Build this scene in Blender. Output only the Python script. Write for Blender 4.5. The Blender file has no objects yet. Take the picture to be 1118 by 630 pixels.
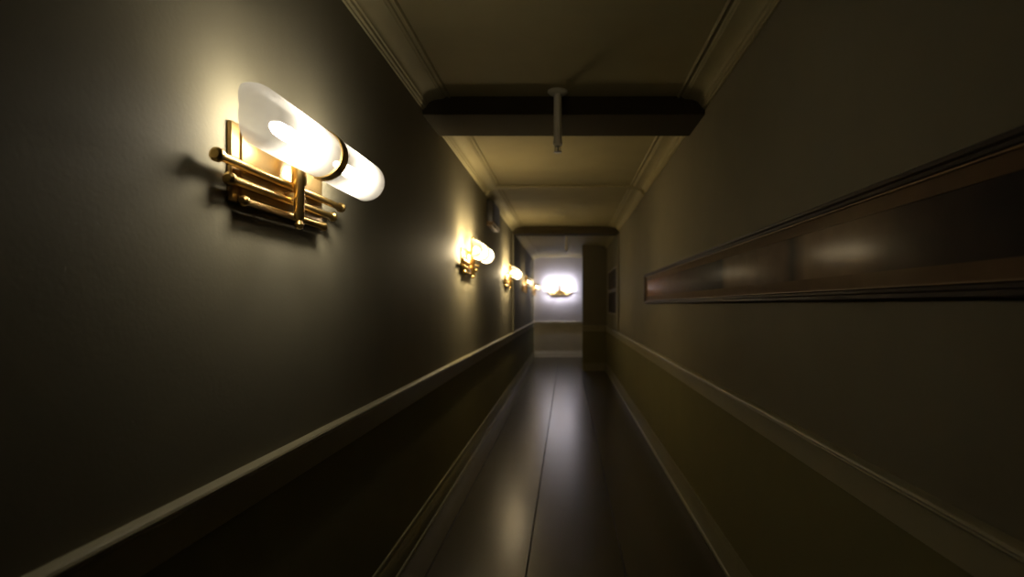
import bpy, bmesh, math
from mathutils import Vector

C = bpy.context.scene.collection
PI = math.pi

# ------------------------------------------------------------------ measures
EYE = 1.42            # camera height
F_PX = 600.0          # focal length in pixels of an 1118 x 630 frame
XL, XR = -0.90, 0.86  # side walls
ZC = EYE + 1.30       # ceiling
Y0, Y1 = -1.6, 15.0   # back wall, end wall
YP = 11.9             # face of the partition that juts from the right
XP = 0.335            # free edge of that partition
RAIL_TOP, RAIL_BOT, BAND_BOT = 0.972, 0.940, 0.852
BASE_H = 0.165

# ------------------------------------------------------------------ materials
def srgb(r, g, b):
    f = lambda c: (c / 255 / 12.92) if c / 255 <= 0.04045 else ((c / 255 + 0.055) / 1.055) ** 2.4
    return (f(r), f(g), f(b), 1)

def mat(name, col, rough=0.6, metal=0.0, noise=0.0, scale=6.0, bump=0.0, bscale=80.0, spec=0.5):
    m = bpy.data.materials.new(name); m.use_nodes = True
    nt = m.node_tree; b = nt.nodes['Principled BSDF']
    b.inputs['Base Color'].default_value = (*col[:3], 1)
    b.inputs['Roughness'].default_value = rough
    b.inputs['Metallic'].default_value = metal
    b.inputs['Specular IOR Level'].default_value = spec
    tc = nt.nodes.new('ShaderNodeTexCoord')
    if noise:
        n = nt.nodes.new('ShaderNodeTexNoise'); n.inputs['Scale'].default_value = scale
        n.inputs['Detail'].default_value = 5
        nt.links.new(tc.outputs['Object'], n.inputs['Vector'])
        r = nt.nodes.new('ShaderNodeValToRGB')
        r.color_ramp.elements[0].position = 0.3; r.color_ramp.elements[1].position = 0.7
        r.color_ramp.elements[0].color = (*[c * (1 - noise) for c in col[:3]], 1)
        r.color_ramp.elements[1].color = (*[min(1, c * (1 + noise)) for c in col[:3]], 1)
        nt.links.new(n.outputs['Fac'], r.inputs['Fac'])
        nt.links.new(r.outputs['Color'], b.inputs['Base Color'])
    if bump:
        n2 = nt.nodes.new('ShaderNodeTexNoise'); n2.inputs['Scale'].default_value = bscale
        n2.inputs['Detail'].default_value = 3
        nt.links.new(tc.outputs['Object'], n2.inputs['Vector'])
        bp = nt.nodes.new('ShaderNodeBump'); bp.inputs['Strength'].default_value = bump
        bp.inputs['Distance'].default_value = 0.004
        nt.links.new(n2.outputs['Fac'], bp.inputs['Height'])
        nt.links.new(bp.outputs['Normal'], b.inputs['Normal'])
    return m

M = {}
M['wall_upper'] = mat('wall_upper_paint', (0.172, 0.156, 0.104), 0.70, noise=0.05, scale=3, bump=0.12, spec=0.12)
M['wall_lower'] = mat('wall_lower_paint', (0.170, 0.154, 0.066), 0.66, noise=0.05, scale=3, bump=0.1, spec=0.15)
M['wall_end']   = mat('end_wall_lit_tone', (0.50, 0.475, 0.50), 0.6, noise=0.04, scale=3, bump=0.1)  # paler than the corridor walls: end lamp glow put into the colour
M['wall_end_low_lit'] = mat('end_wall_lower_lit_tone', (0.62, 0.56, 0.43), 0.6, noise=0.04, scale=3, bump=0.1)  # brightened to carry the lamp glow below the rail
M['trim']    = mat('trim_paint', (0.30, 0.272, 0.165), 0.45, noise=0.04, scale=8)
M['base'] = mat('baseboard_paint', (0.165, 0.148, 0.075), 0.45, noise=0.04, scale=8)
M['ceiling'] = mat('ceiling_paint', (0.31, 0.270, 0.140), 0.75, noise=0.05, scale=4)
M['beam']    = mat('beam_shade_tone', (0.045, 0.036, 0.019), 0.85, noise=0.05, scale=4, spec=0.08)  # shade on the deep beams put into the colour
M['end_trim_lit'] = mat('end_trim_lit_tone', (0.66, 0.61, 0.48), 0.45, noise=0.04, scale=8)  # trim colour lightened with lamplight for the end wall
M['brass']   = mat('aged_brass', (0.56, 0.38, 0.13), 0.30, metal=1.0, noise=0.15, scale=18)
M['brass_dark'] = mat('dark_brass', (0.27, 0.18, 0.07), 0.38, metal=0.9, noise=0.2, scale=14)
M['dark_wood'] = mat('dark_frame_wood', (0.020, 0.012, 0.007), 0.55, noise=0.3, scale=12, spec=0.2)
M['gilt']    = mat('gilt_edge', (0.16, 0.10, 0.045), 0.5, metal=0.4, noise=0.15, scale=30)
M['mat_board'] = mat('brown_mat_board', (0.140, 0.088, 0.045), 0.8, noise=0.10, scale=10, spec=0.15)
M['dark_box'] = mat('dark_enamel', (0.020, 0.018, 0.014), 0.4, noise=0.1, scale=9)
M['white_enamel'] = mat('white_enamel', (0.85, 0.82, 0.70), 0.35, noise=0.03, scale=10)
M['steel']   = mat('dull_steel', (0.35, 0.33, 0.30), 0.35, metal=1.0, noise=0.1, scale=20)
M['pale_frame'] = mat('pale_frame_wood', (0.24, 0.21, 0.17), 0.5, noise=0.1, scale=16)
M['dark_print'] = mat('dark_print', (0.030, 0.022, 0.018), 0.8, noise=0.5, scale=5, spec=0.1)

# polished dark floor in long slabs with dark joints
def floor_mat():
    m = bpy.data.materials.new('polished_floor'); m.use_nodes = True
    nt = m.node_tree; b = nt.nodes['Principled BSDF']
    tc = nt.nodes.new('ShaderNodeTexCoord')
    mp = nt.nodes.new('ShaderNodeMapping'); mp.inputs['Scale'].default_value = (5, 0.25, 1)
    nt.links.new(tc.outputs['Object'], mp.inputs['Vector'])
    n = nt.nodes.new('ShaderNodeTexNoise'); n.inputs['Scale'].default_value = 2.2; n.inputs['Detail'].default_value = 6
    nt.links.new(mp.outputs['Vector'], n.inputs['Vector'])
    r = nt.nodes.new('ShaderNodeValToRGB')
    r.color_ramp.elements[0].position = 0.3; r.color_ramp.elements[0].color = (0.036, 0.029, 0.018, 1)
    r.color_ramp.elements[1].position = 0.75; r.color_ramp.elements[1].color = (0.050, 0.041, 0.026, 1)
    nt.links.new(n.outputs['Fac'], r.inputs['Fac'])
    nt.links.new(r.outputs['Color'], b.inputs['Base Color'])
    b.inputs['Roughness'].default_value = 0.25
    b.inputs['Specular IOR Level'].default_value = 0.7
    n2 = nt.nodes.new('ShaderNodeTexNoise'); n2.inputs['Scale'].default_value = 5; n2.inputs['Detail'].default_value = 4
    nt.links.new(tc.outputs['Object'], n2.inputs['Vector'])
    mr = nt.nodes.new('ShaderNodeMapRange'); mr.inputs['To Min'].default_value = 0.255; mr.inputs['To Max'].default_value = 0.265
    nt.links.new(n2.outputs['Fac'], mr.inputs['Value']); nt.links.new(mr.outputs['Result'], b.inputs['Roughness'])
    return m
M['floor'] = floor_mat()
M['joint'] = mat('floor_joint', (0.006, 0.005, 0.004), 0.8)

# frosted glass: part of the light passes straight, the rest is scattered
def frosted(name, tint):
    m = bpy.data.materials.new(name); m.use_nodes = True
    nt = m.node_tree; nt.nodes.clear()
    out = nt.nodes.new('ShaderNodeOutputMaterial')
    tr = nt.nodes.new('ShaderNodeBsdfTransparent'); tr.inputs['Color'].default_value = (1, 1, 1, 1)
    tl = nt.nodes.new('ShaderNodeBsdfTranslucent'); tl.inputs['Color'].default_value = (*tint, 1)
    df = nt.nodes.new('ShaderNodeBsdfDiffuse'); df.inputs['Color'].default_value = (*tint, 1)
    gl = nt.nodes.new('ShaderNodeBsdfGlossy'); gl.inputs['Roughness'].default_value = 0.25
    n = nt.nodes.new('ShaderNodeTexNoise'); n.inputs['Scale'].default_value = 14
    tc = nt.nodes.new('ShaderNodeTexCoord'); nt.links.new(tc.outputs['Object'], n.inputs['Vector'])
    mr = nt.nodes.new('ShaderNodeMapRange'); mr.inputs['To Min'].default_value = 0.80; mr.inputs['To Max'].default_value = 0.86
    nt.links.new(n.outputs['Fac'], mr.inputs['Value'])
    a = nt.nodes.new('ShaderNodeMixShader'); a.inputs[0].default_value = 0.45
    nt.links.new(tl.outputs[0], a.inputs[1]); nt.links.new(df.outputs[0], a.inputs[2])
    g = nt.nodes.new('ShaderNodeMixShader'); g.inputs[0].default_value = 0.04
    nt.links.new(a.outputs[0], g.inputs[1]); nt.links.new(gl.outputs[0], g.inputs[2])
    s = nt.nodes.new('ShaderNodeMixShader')
    nt.links.new(mr.outputs['Result'], s.inputs[0])
    nt.links.new(tr.outputs[0], s.inputs[1]); nt.links.new(g.outputs[0], s.inputs[2])
    nt.links.new(s.outputs[0], out.inputs['Surface'])
    return m
M['frosted'] = frosted('frosted_white_glass', (0.34, 0.335, 0.32))

def bulb_mat(name, col, strength):
    m = bpy.data.materials.new(name); m.use_nodes = True
    nt = m.node_tree; nt.nodes.clear()
    out = nt.nodes.new('ShaderNodeOutputMaterial')
    e = nt.nodes.new('ShaderNodeEmission')
    e.inputs['Color'].default_value = (*col, 1); e.inputs['Strength'].default_value = strength
    nt.links.new(e.outputs[0], out.inputs['Surface'])
    return m
WARM = (1.0, 0.79, 0.47)
M['bulb_near'] = bulb_mat('bulb_near_white', (1.0, 0.90, 0.74), 155)
M['bulb'] = bulb_mat('bulb_warm', WARM, 640)
M['bulb_dim'] = bulb_mat('bulb_dim_warm', WARM, 130)
M['bulb_end'] = bulb_mat('bulb_cool', (0.90, 0.88, 1.0), 520)

def pane_mat():
    m = bpy.data.materials.new('picture_glass'); m.use_nodes = True
    nt = m.node_tree; nt.nodes.clear()
    out = nt.nodes.new('ShaderNodeOutputMaterial')
    tr = nt.nodes.new('ShaderNodeBsdfTransparent')
    gl = nt.nodes.new('ShaderNodeBsdfGlossy'); gl.inputs['Roughness'].default_value = 0.16
    fr = nt.nodes.new('ShaderNodeFresnel'); fr.inputs['IOR'].default_value = 1.45
    k = nt.nodes.new('ShaderNodeMath'); k.operation = 'MULTIPLY'; k.inputs[1].default_value = 0.02
    nt.links.new(fr.outputs[0], k.inputs[0])
    mx = nt.nodes.new('ShaderNodeMixShader')
    nt.links.new(k.outputs[0], mx.inputs[0]); nt.links.new(tr.outputs[0], mx.inputs[1]); nt.links.new(gl.outputs[0], mx.inputs[2])
    nt.links.new(mx.outputs[0], out.inputs['Surface'])
    return m
M['pane'] = pane_mat()

def print_mat(length):
    """long brown print: tall soft-edged patches of rust, umber and tan along its length"""
    m = bpy.data.materials.new('long_brown_print'); m.use_nodes = True
    nt = m.node_tree; b = nt.nodes['Principled BSDF']; b.inputs['Roughness'].default_value = 0.7; b.inputs['Specular IOR Level'].default_value = 0.15
    tc = nt.nodes.new('ShaderNodeTexCoord'); sp = nt.nodes.new('ShaderNodeSeparateXYZ')
    nt.links.new(tc.outputs['Object'], sp.inputs[0])
    n = nt.nodes.new('ShaderNodeTexNoise'); n.inputs['Scale'].default_value = 3.5; n.inputs['Detail'].default_value = 4
    nt.links.new(tc.outputs['Object'], n.inputs['Vector'])
    ad = nt.nodes.new('ShaderNodeMath'); ad.operation = 'MULTIPLY_ADD'
    nt.links.new(n.outputs['Fac'], ad.inputs[0]); ad.inputs[1].default_value = 0.12
    nt.links.new(sp.outputs['X'], ad.inputs[2])
    mr = nt.nodes.new('ShaderNodeMapRange')
    mr.inputs['From Min'].default_value = -length / 2 + 0.06; mr.inputs['From Max'].default_value = length / 2 + 0.06
    nt.links.new(ad.outputs[0], mr.inputs['Value'])
    r = nt.nodes.new('ShaderNodeValToRGB'); cr = r.color_ramp
    PR = PRINT_STOPS
    cr.elements[0].position, cr.elements[0].color = PR[0][0], (*PR[0][1], 1)
    cr.elements[1].position, cr.elements[1].color = PR[-1][0], (*PR[-1][1], 1)
    for p, c in PR[1:-1]:
        e = cr.elements.new(p); e.color = (*c, 1)
    nt.links.new(mr.outputs['Result'], r.inputs['Fac'])
    n2 = nt.nodes.new('ShaderNodeTexNoise'); n2.inputs['Scale'].default_value = 9; n2.inputs['Detail'].default_value = 6
    nt.links.new(tc.outputs['Object'], n2.inputs['Vector'])
    mr2 = nt.nodes.new('ShaderNodeMapRange'); mr2.inputs['To Min'].default_value = 0.65; mr2.inputs['To Max'].default_value = 1.35
    nt.links.new(n2.outputs['Fac'], mr2.inputs['Value'])
    mu = nt.nodes.new('ShaderNodeVectorMath'); mu.operation = 'SCALE'
    nt.links.new(r.outputs['Color'], mu.inputs[0]); nt.links.new(mr2.outputs['Result'], mu.inputs['Scale'])
    nt.links.new(mu.outputs[0], b.inputs['Base Color'])
    return m

# ------------------------------------------------------------------ mesh helpers
def add_box(bm, x0, x1, y0, y1, z0, z1, mi=0, bevel=0.0, seg=2):
    vs = [bm.verts.new((x, y, z)) for x in (x0, x1) for y in (y0, y1) for z in (z0, z1)]
    idx = [(0, 1, 3, 2), (4, 6, 7, 5), (0, 4, 5, 1), (2, 3, 7, 6), (0, 2, 6, 4), (1, 5, 7, 3)]
    fs = [bm.faces.new([vs[i] for i in f]) for f in idx]
    for f in fs: f.material_index = mi
    if bevel:
        es = list({e for f in fs for e in f.edges})
        bmesh.ops.bevel(bm, geom=es, offset=bevel, segments=seg, affect='EDGES', profile=0.5)

def add_sweep(bm, prof, y0, y1, mi=0):
    """closed x-z profile drawn along y"""
    a = [bm.verts.new((x, y0, z)) for x, z in prof]
    b = [bm.verts.new((x, y1, z)) for x, z in prof]
    n = len(prof)
    for i in range(n):
        j = (i + 1) % n
        bm.faces.new((a[i], a[j], b[j], b[i])).material_index = mi
    bm.faces.new(a[::-1]).material_index = mi; bm.faces.new(b).material_index = mi

def add_sweep_x(bm, prof, x0, x1, mi=0):
    """closed y-z profile drawn along x"""
    a = [bm.verts.new((x0, y, z)) for y, z in prof]
    b = [bm.verts.new((x1, y, z)) for y, z in prof]
    n = len(prof)
    for i in range(n):
        j = (i + 1) % n
        bm.faces.new((a[i], a[j], b[j], b[i])).material_index = mi
    bm.faces.new(a[::-1]).material_index = mi; bm.faces.new(b).material_index = mi

def add_lathe(bm, prof, axis='z', seg=28, org=(0, 0, 0), sy=1.0, arc=2 * PI):
    """profile of (radius, along) turned about an axis through org"""
    rings = []
    for r, t in prof:
        ring = []
        if r < 1e-6:
            p = [(0, 0, t), (t, 0, 0)][axis == 'x']
            ring = [bm.verts.new((p[0] + org[0], p[1] + org[1], p[2] + org[2]))]
        else:
            for k in range(seg):
                a = (2 * PI * k / seg) if arc > 6.28 else (-arc / 2 + arc * k / (seg - 1))
                c, s = r * math.cos(a), r * math.sin(a)
                p = (c, s, t) if axis == 'z' else (t, c * sy, s)
                ring.append(bm.verts.new((p[0] + org[0], p[1] + org[1], p[2] + org[2])))
        rings.append(ring)
    for A, B in zip(rings, rings[1:]):
        if len(A) == 1 and len(B) == 1: continue
        for k in range(seg if arc > 6.28 else seg - 1):
            k2 = (k + 1) % seg
            if len(A) == 1: bm.faces.new((A[0], B[k2], B[k]))
            elif len(B) == 1: bm.faces.new((A[k], A[k2], B[0]))
            else: bm.faces.new((A[k], A[k2], B[k2], B[k]))

def obj(name, bm, mats, parent=None, smooth=False, kind=None):
    bmesh.ops.recalc_face_normals(bm, faces=bm.faces[:])
    me = bpy.data.meshes.new(name); bm.to_mesh(me); bm.free()
    for m in (mats if isinstance(mats, (list, tuple)) else [mats]): me.materials.append(m)
    if smooth:
        for p in me.polygons: p.use_smooth = True
        try: me.set_sharp_from_angle(angle=math.radians(40))
        except Exception: pass
    o = bpy.data.objects.new(name, me); C.objects.link(o)
    if parent: o.parent = parent
    if kind: o['kind'] = kind
    return o

def thing(name, label, cat, loc, rotz=0.0, group=None):
    o = bpy.data.objects.new(name, None); C.objects.link(o)
    o.empty_display_size = 0.1
    o.location = loc; o.rotation_euler = (0, 0, rotz)
    o['label'] = label; o['category'] = cat
    if group: o['group'] = group
    return o

def dup(root, loc, rotz, label, bulb=None):
    r = root.copy(); C.objects.link(r); r.location = loc; r.rotation_euler = (0, 0, rotz); r['label'] = label
    for ch in list(root.children):
        c = ch.copy(); C.objects.link(c); c.parent = r
        for g in list(ch.children):
            d = g.copy(); C.objects.link(d); d.parent = c
            if bulb and g.name.startswith('bulb'):
                d.data = g.data.copy(); d.data.materials[0] = bulb
    return r

B = bmesh.new

# ------------------------------------------------------------------ the setting
T = 0.12
# floor: dark bed (the joints) with polished slabs on it
bm = B(); add_box(bm, XL - T, XR + T, Y0 - T, Y1 + T, -0.12, -0.004, 1)
xs = [XL - T, -0.740, -0.215, 0.310, 0.835, XR + T]
for a, b_ in zip(xs, xs[1:]):
    add_box(bm, a + 0.0035, b_ - 0.0035, Y0 - T, Y1 + T, -0.05, 0.0, 0, bevel=0.002, seg=1)
obj('floor', bm, [M['floor'], M['joint']], kind='structure')

bm = B(); add_box(bm, XL - T, XR + T, Y0 - T, Y1 + T, ZC, ZC + 0.12); obj('ceiling', bm, M['ceiling'], kind='structure')

def wall(name, x0, x1, y0, y1, up, low):
    bm = B()
    add_box(bm, x0, x1, y0, y1, BAND_BOT + 0.05, ZC, 0)
    add_box(bm, x0, x1, y0, y1, 0.0, BAND_BOT + 0.05, 1)
    return obj(name, bm, [up, low], kind='structure')
wall('wall_left', XL - T, XL, Y0 - T, Y1 + T, M['wall_upper'], M['wall_lower'])
wall('wall_right', XR, XR + T, Y0 - T, Y1 + T, M['wall_upper'], M['wall_lower'])
wall('wall_end', XL, XR, Y1, Y1 + T, M['wall_end'], M['wall_end_low_lit'])
wall('wall_back', XL, XR, Y0 - T, Y0, M['wall_upper'], M['wall_lower'])
wall('wall_partition', XP, XR, YP, YP + 0.14, M['wall_upper'], M['wall_lower'])

# mouldings; profiles are (offset from wall, height)
RAIL = [(0, RAIL_TOP), (0.020, RAIL_TOP), (0.030, RAIL_TOP - 0.004), (0.033, RAIL_TOP - 0.010), (0.030, RAIL_TOP - 0.015),
        (0.025, RAIL_TOP - 0.017), (0.027, RAIL_TOP - 0.022), (0.024, RAIL_TOP - 0.027), (0.018, RAIL_TOP - 0.030),
        (0.014, RAIL_BOT), (0.012, RAIL_BOT - 0.003), (0.012, BAND_BOT + 0.003), (0.009, BAND_BOT), (0, BAND_BOT)]
BASE = [(0, BASE_H), (0.008, BASE_H), (0.013, BASE_H - 0.006), (0.013, BASE_H - 0.014), (0.009, BASE_H - 0.020),
        (0.012, BASE_H - 0.028), (0.018, BASE_H - 0.036), (0.018, 0.022), (0.026, 0.016), (0.028, 0.0), (0, 0.0)]
CROWN = [(0, ZC - 0.082), (0.010, ZC - 0.082), (0.012, ZC - 0.074), (0.022, ZC - 0.070), (0.026, ZC - 0.058)]
for k in range(7):       # concave cove
    a = k / 6 * PI / 2
    CROWN.append((0.034 + 0.092 * (1 - math.cos(a)), ZC - 0.054 + 0.036 * math.sin(a)))
CROWN += [(0.130, ZC - 0.014), (0.140, ZC - 0.012), (0.146, ZC - 0.004), (0.156, ZC - 0.003), (0.160, ZC - 0.010),
          (0.168, ZC - 0.012), (0.174, ZC - 0.006), (0.176, ZC), (0, ZC)]

def side_mould(name, prof, side, y0, y1, m):
    bm = B()
    pr = [((XL + o) if side == 'l' else (XR - o), z) for o, z in prof]
    add_sweep(bm, pr, y0, y1); return obj(name, bm, m, kind='structure', smooth=True)
def cross_mould(name, prof, yw, x0, x1, m):
    bm = B(); add_sweep_x(bm, [(yw - o, z) for o, z in prof], x0, x1); return obj(name, bm, m, kind='structure', smooth=True)

side_mould('trim_1', RAIL, 'l', Y0, Y1, M['trim'])
side_mould('trim_2', RAIL, 'r', Y0, YP, M['trim'])
cross_mould('trim_3', RAIL, Y1, XL + 0.033, XR, M['end_trim_lit'])
cross_mould('trim_4', RAIL, YP, XP, XR - 0.033, M['trim'])
side_mould('baseboard_left', BASE, 'l', Y0, Y1, M['base'])
side_mould('baseboard_right', BASE, 'r', Y0, YP, M['base'])
cross_mould('baseboard_end', BASE, Y1, XL + 0.028, XR, M['end_trim_lit'])
cross_mould('baseboard_partition', BASE, YP, XP, XR - 0.028, M['base'])

# ceiling beams with shallow wall piers above the rail
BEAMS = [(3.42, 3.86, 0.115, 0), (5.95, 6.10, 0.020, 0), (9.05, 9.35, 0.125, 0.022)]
cuts = [Y0]
n = 5
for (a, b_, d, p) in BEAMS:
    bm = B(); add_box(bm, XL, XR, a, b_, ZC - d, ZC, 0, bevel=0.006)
    obj('trim_%d' % n, bm, M['beam'] if d > 0.05 else M['ceiling'], kind='structure'); n += 1  # deep beams get the painted shade, the shallow one stays ceiling coloured
    for x0, x1 in (((XL, XL + p), (XR - p, XR)) if p else ()):
        bm = B(); add_box(bm, x0, x1, a, b_, RAIL_TOP, ZC - d, 0, bevel=0.004)
        obj('trim_%d' % n, bm, M['wall_upper'], kind='structure'); n += 1
    cuts += [a, b_]
cuts.append(Y1)
for a, b_ in zip(cuts[0::2], cuts[1::2]):
    side_mould('trim_%d' % n, CROWN, 'l', a, b_, M['ceiling']); n += 1
    side_mould('trim_%d' % n, CROWN, 'r', a, min(b_, YP), M['ceiling']); n += 1

# ------------------------------------------------------------------ wall sconces
# local x runs along the wall, local y points away from it, z = 0 at the glass axis
GY = 0.130      # glass axis from the wall
GR = 0.074
def make_sconce(loc, rotz, label, bulb):
    t = thing('wall_sconce', label, 'wall lamp', loc, rotz, 'twin glass and brass wall sconces of the corridor')
    # stepped brass back plate
    bm = B()
    add_box(bm, -0.27, 0.27, 0.0, 0.016, -0.195, 0.02, 0, bevel=0.006)
    add_box(bm, -0.235, 0.235, 0.014, 0.024, -0.175, 0.0, 0, bevel=0.004)
    obj('back_plate', bm, M['brass_dark'], t, smooth=True)
    # three horizontal brass rails, longest on top
    for L, z, r, y in ((0.38, -0.100, 0.012, 0.040), (0.32, -0.145, 0.011, 0.034), (0.25, -0.190, 0.010, 0.030)):
        bm = B()
        add_lathe(bm, [(0, -L), (r * 0.9, -L), (r * 1.5, -L + 0.006), (r * 1.5, -L + 0.016), (r, -L + 0.022),
                       (r, L - 0.022), (r * 1.5, L - 0.016), (r * 1.5, L - 0.006), (r * 0.9, L), (0, L)], 'x', 18, (0, y, z))
        for sx in (-0.6, 0.6):
            add_box(bm, sx * L - 0.007, sx * L + 0.007, 0.012, y, z - 0.006, z + 0.006)
        obj('rail', bm, M['brass'], t, smooth=True)
    # centre stem with finials, and the arm to the plate
    bm = B()
    add_lathe(bm, [(0, -0.235), (0.010, -0.230), (0.014, -0.218), (0.008, -0.206), (0.016, -0.196), (0.016, -0.10), (0.022, -0.092),
                   (0.022, 0.098), (0.016, 0.106), (0.010, 0.112), (0.015, 0.124), (0.010, 0.138), (0, 0.144)], 'z', 24, (0, 0.062, 0))
    add_box(bm, -0.012, 0.012, 0.01, 0.06, -0.15, -0.12, 0, bevel=0.003)
    add_box(bm, -0.012, 0.012, 0.01, 0.06, -0.02, 0.01, 0, bevel=0.003)
    obj('stem', bm, M['brass'], t, smooth=True)
    # brass clasp behind the joint of the two glasses
    bm = B()
    add_box(bm, -0.020, 0.020, 0.045, 0.062, -0.07, 0.07, 0, bevel=0.005)
    add_lathe(bm, [(GR * 0.95, -0.022), (GR * 1.05, -0.022), (GR * 1.05, 0.022), (GR * 0.95, 0.022)], 'x', 30, (0, GY, 0), arc=math.radians(200))
    obj('clasp', bm, [M['brass']], t, smooth=True)
    for s in (-1, 1):
        # frosted tube closed by a rounded end
        pr = [(GR * 0.97, 0.018), (GR, 0.022), (GR, 0.37)]
        for k in range(1, 10):
            a = k / 9 * PI / 2
            pr.append((GR * math.cos(a) if k < 9 else 0.0, 0.37 + 0.06 * math.sin(a)))
        bm = B(); add_lathe(bm, [(r, s * x) for r, x in pr], 'x', 40, (0, GY, 0), arc=math.radians(200))   # open towards the wall
        sh = obj('glass_shade', bm, M['frosted'], t, smooth=True)
        bm = B()
        pr = [(0, 0.0), (0.010, 0.0), (0.013, 0.03), (0.019, 0.06), (0.021, 0.10), (0.019, 0.14), (0.011, 0.165), (0, 0.172)]
        add_lathe(bm, [(r, s * (0.115 + x)) for r, x in pr], 'x', 20, (0, GY, 0))
        obj('bulb', bm, bulb, sh, smooth=True)
    return t

SZ = EYE + 0.47
HL = -PI / 2
s1 = make_sconce((XL, 1.72, SZ), HL, 'large white glass and brass sconce on left wall, nearest to the viewer', M['bulb_near'])
for y, lab in ((4.90, 'second sconce along the left wall, glowing warm below the dark high box'),
               (8.10, 'third sconce along the left wall, just before the far ceiling beam'),
               (11.30, 'fourth sconce along the left wall, beyond the far ceiling beam'),
               (14.40, 'fifth and farthest left wall sconce, right beside the corner of the end wall')):
    dup(s1, (XL, y, SZ), HL, lab, M['bulb'] if y < 10 else M['bulb_dim'])
dup(s1, (-0.20, Y1, SZ), PI, 'sconce with cool white light facing us on the end wall', M['bulb_end'])

# ------------------------------------------------------------------ pictures on the right wall
def frame_bm(L, H, w, d, off=0.0):
    """four mitred lengths of moulding around an L x H opening centred on the origin; local y away from the wall"""
    bm = B()
    prof = [(0.0, 0.002), (0.0, d * 0.7), (w * 0.15, d), (w * 0.45, d), (w * 0.6, d * 0.8), (w * 0.85, d * 0.72), (w, d * 0.5), (w, 0.002)]
    cor = [(-1, -1), (1, -1), (1, 1), (-1, 1)]
    rings = []
    for sx, sz in cor:
        rings.append([bm.verts.new((sx * (L / 2 - p), y, sz * (H / 2 - p))) for p, y in prof])
    for i in range(4):
        A, Bn = rings[i], rings[(i + 1) % 4]
        for k in range(len(prof)):
            k2 = (k + 1) % len(prof)
            bm.faces.new((A[k], A[k2], Bn[k2], Bn[k]))
    return bm
def bead_bm(L, H, w, y0, y1):
    bm = B()
    add_box(bm, -L / 2, L / 2, y0, y1, H / 2 - w, H / 2); add_box(bm, -L / 2, L / 2, y0, y1, -H / 2, -H / 2 + w)
    add_box(bm, -L / 2, -L / 2 + w, y0, y1, -H / 2 + w, H / 2 - w); add_box(bm, L / 2 - w, L / 2, y0, y1, -H / 2 + w, H / 2 - w)
    return bm

# stops run from the far end of the print to the near one
PRINT_STOPS = [(0.00, (0.36, 0.17, 0.045)), (0.10, (0.22, 0.095, 0.03)), (0.24, (0.12, 0.065, 0.035)),
               (0.50, (0.030, 0.018, 0.014)), (0.575, (0.016, 0.011, 0.010)), (0.60, (0.16, 0.105, 0.062)), (0.75, (0.15, 0.095, 0.055)),
               (0.765, (0.04, 0.026, 0.016)), (0.79, (0.24, 0.155, 0.085)), (0.86, (0.16, 0.10, 0.055)), (0.90, (0.07, 0.045, 0.028)),
               (1.00, (0.016, 0.013, 0.012))]
PY0, PY1 = 0.92, 5.92
PL, PH = PY1 - PY0, 0.318
# right wall: outward is -x; rotz = +90 deg turns local y to -x and local x to +y
pt = thing('framed_picture', 'long dark framed brown panoramic picture along the near right wall', 'picture',
           (XR, (PY0 + PY1) / 2, EYE + 0.172), PI / 2)
obj('frame', frame_bm(PL, PH, 0.034, 0.030), M['dark_wood'], pt)
obj('gilt_edge', bead_bm(PL - 0.066, PH - 0.066, 0.004, 0.010, 0.019), M['gilt'], pt)
mb = B(); iw = 0.042
add_box(mb, -PL / 2 + 0.036, PL / 2 - 0.036, 0.006, 0.010, PH / 2 - 0.036 - iw, PH / 2 - 0.036)
add_box(mb, -PL / 2 + 0.036, PL / 2 - 0.036, 0.006, 0.010, -PH / 2 + 0.036, -PH / 2 + 0.036 + iw)
add_box(mb, -PL / 2 + 0.036, -PL / 2 + 0.036 + iw, 0.006, 0.010, -PH / 2 + 0.036 + iw, PH / 2 - 0.036 - iw)
add_box(mb, PL / 2 - 0.036 - iw, PL / 2 - 0.036, 0.006, 0.010, -PH / 2 + 0.036 + iw, PH / 2 - 0.036 - iw)
obj('mat_board', mb, M['mat_board'], pt)
bm = B(); add_box(bm, -PL / 2 + 0.034, PL / 2 - 0.034, 0.003, 0.006, -PH / 2 + 0.034, PH / 2 - 0.034)
pm = print_mat(-PL)     # far end first
obj('print', bm, pm, pt)
bm = B(); add_box(bm, -PL / 2 + 0.036, PL / 2 - 0.036, 0.012, 0.0135, -PH / 2 + 0.036, PH / 2 - 0.036)
obj('glass_pane', bm, M['pane'], pt)

def small_picture(loc, L, H, label):
    t = thing('framed_picture', label, 'picture', loc, PI / 2, 'pale framed dark pictures hung one above the other on the far right wall')
    obj('frame', frame_bm(L, H, 0.022, 0.022), M['pale_frame'], t)
    bm = B(); add_box(bm, -L / 2 + 0.018, L / 2 - 0.018, 0.003, 0.008, -H / 2 + 0.018, H / 2 - 0.018)
    obj('print', bm, M['dark_print'], t)
small_picture((XR, 10.35, EYE + 0.045), 1.9, 0.43, 'lower pale framed dark picture on the far right wall, above the rail')
small_picture((XR, 10.35, EYE + 0.475), 1.9, 0.39, 'upper pale framed dark picture on the far right wall, closer to the ceiling')

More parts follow.
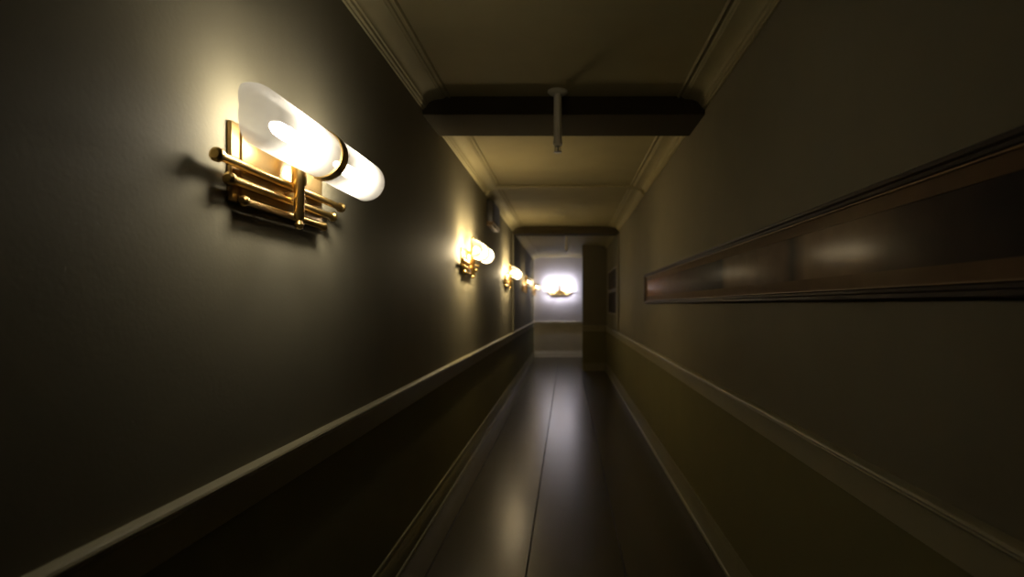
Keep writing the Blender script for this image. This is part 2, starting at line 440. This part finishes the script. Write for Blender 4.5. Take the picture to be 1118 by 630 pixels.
# ------------------------------------------------------------------ dark box high on the left wall
t = thing('wall_box', 'dark box with lower edges coloured gold as if lamplit, mounted high on the left wall under the ceiling', 'wall box', (XL, 6.45, EYE + 1.05), HL)
bm = B(); add_box(bm, -0.30, 0.30, 0.0, 0.075, -0.11, 0.125, 0, bevel=0.008); obj('housing', bm, M['dark_box'], t, smooth=True)
bm = B()
for k in range(9):
    z = -0.08 + k * 0.022
    add_box(bm, -0.26, 0.26, 0.074, 0.081, z, z + 0.010, 0, bevel=0.002, seg=1)
obj('grille', bm, M['dark_box'], t)
for z, y in ((-0.122, 0.080), (-0.150, 0.066)):
    bm = B(); add_box(bm, -0.31, 0.31, 0.0, y, z - 0.006, z + 0.010, 0, bevel=0.003); obj('lamplit_edge', bm, M['gilt'], t, smooth=True)  # gold colour stands in for sconce light from below

# ------------------------------------------------------------------ white ceiling drops
def make_drop(loc, label):
    t = thing('sprinkler_drop', label, 'ceiling sprinkler', loc, 0, 'sprinkler drops down the middle of the ceiling')
    bm = B(); add_lathe(bm, [(0.0, 0), (0.062, 0), (0.062, -0.006), (0.050, -0.016), (0.030, -0.020), (0.0, -0.020)], 'z', 32)
    obj('ceiling_rose', bm, M['white_enamel'], t, smooth=True)
    bm = B(); add_lathe(bm, [(0.0, -0.018), (0.024, -0.018), (0.024, -0.30), (0.028, -0.303), (0.028, -0.325), (0.018, -0.332), (0, -0.332)], 'z', 28)
    obj('pipe', bm, M['white_enamel'], t, smooth=True)
    bm = B()
    add_lathe(bm, [(0, -0.330), (0.010, -0.330), (0.010, -0.345), (0.006, -0.348), (0.006, -0.366), (0, -0.366)], 'z', 16)
    for sx in (-1, 1):
        add_box(bm, sx * 0.016 - 0.002, sx * 0.016 + 0.002, -0.004, 0.004, -0.370, -0.330)
    add_lathe(bm, [(0, -0.368), (0.024, -0.368), (0.024, -0.372), (0, -0.373)], 'z', 24)
    obj('sprinkler_head', bm, M['steel'], t, smooth=True)
    return t
d1 = make_drop((-0.056, 3.345, ZC), 'white sprinkler drop hanging from the ceiling right before the nearest dark beam')
dup(d1, (-0.01, 9.75, ZC), 0, 'distant white sprinkler drop hanging behind the far ceiling beam')

# ------------------------------------------------------------------ world, camera
w = bpy.data.worlds.new('World'); bpy.context.scene.world = w; w.use_nodes = True
w.node_tree.nodes['Background'].inputs['Color'].default_value = (0, 0, 0, 1)
w.node_tree.nodes['Background'].inputs['Strength'].default_value = 0

cd = bpy.data.cameras.new('camera'); cam = bpy.data.objects.new('camera', cd); C.objects.link(cam)
cam.location = (0, 0, EYE); cam.rotation_euler = (PI / 2, 0, 0)
cd.sensor_fit = 'HORIZONTAL'; cd.sensor_width = 36.0; cd.lens = F_PX / 1118 * 36
cd.shift_x = -60 / 1118; cd.shift_y = 18 / 1118
cd.clip_start = 0.02
cd.dof.use_dof = True; cd.dof.focus_distance = 1.9; cd.dof.aperture_fstop = 1.8
bpy.context.scene.camera = cam

sc = bpy.context.scene
sc.view_settings.view_transform = 'Standard'; sc.view_settings.look = 'None'
sc.view_settings.gamma = 1; sc.view_settings.exposure = -0.45; sc.view_settings.use_curve_mapping = False
sc.cycles.use_denoising = True
sc.cycles.max_bounces = 12; sc.cycles.diffuse_bounces = 5; sc.cycles.transparent_max_bounces = 16
sc.cycles.sample_clamp_indirect = 6.0
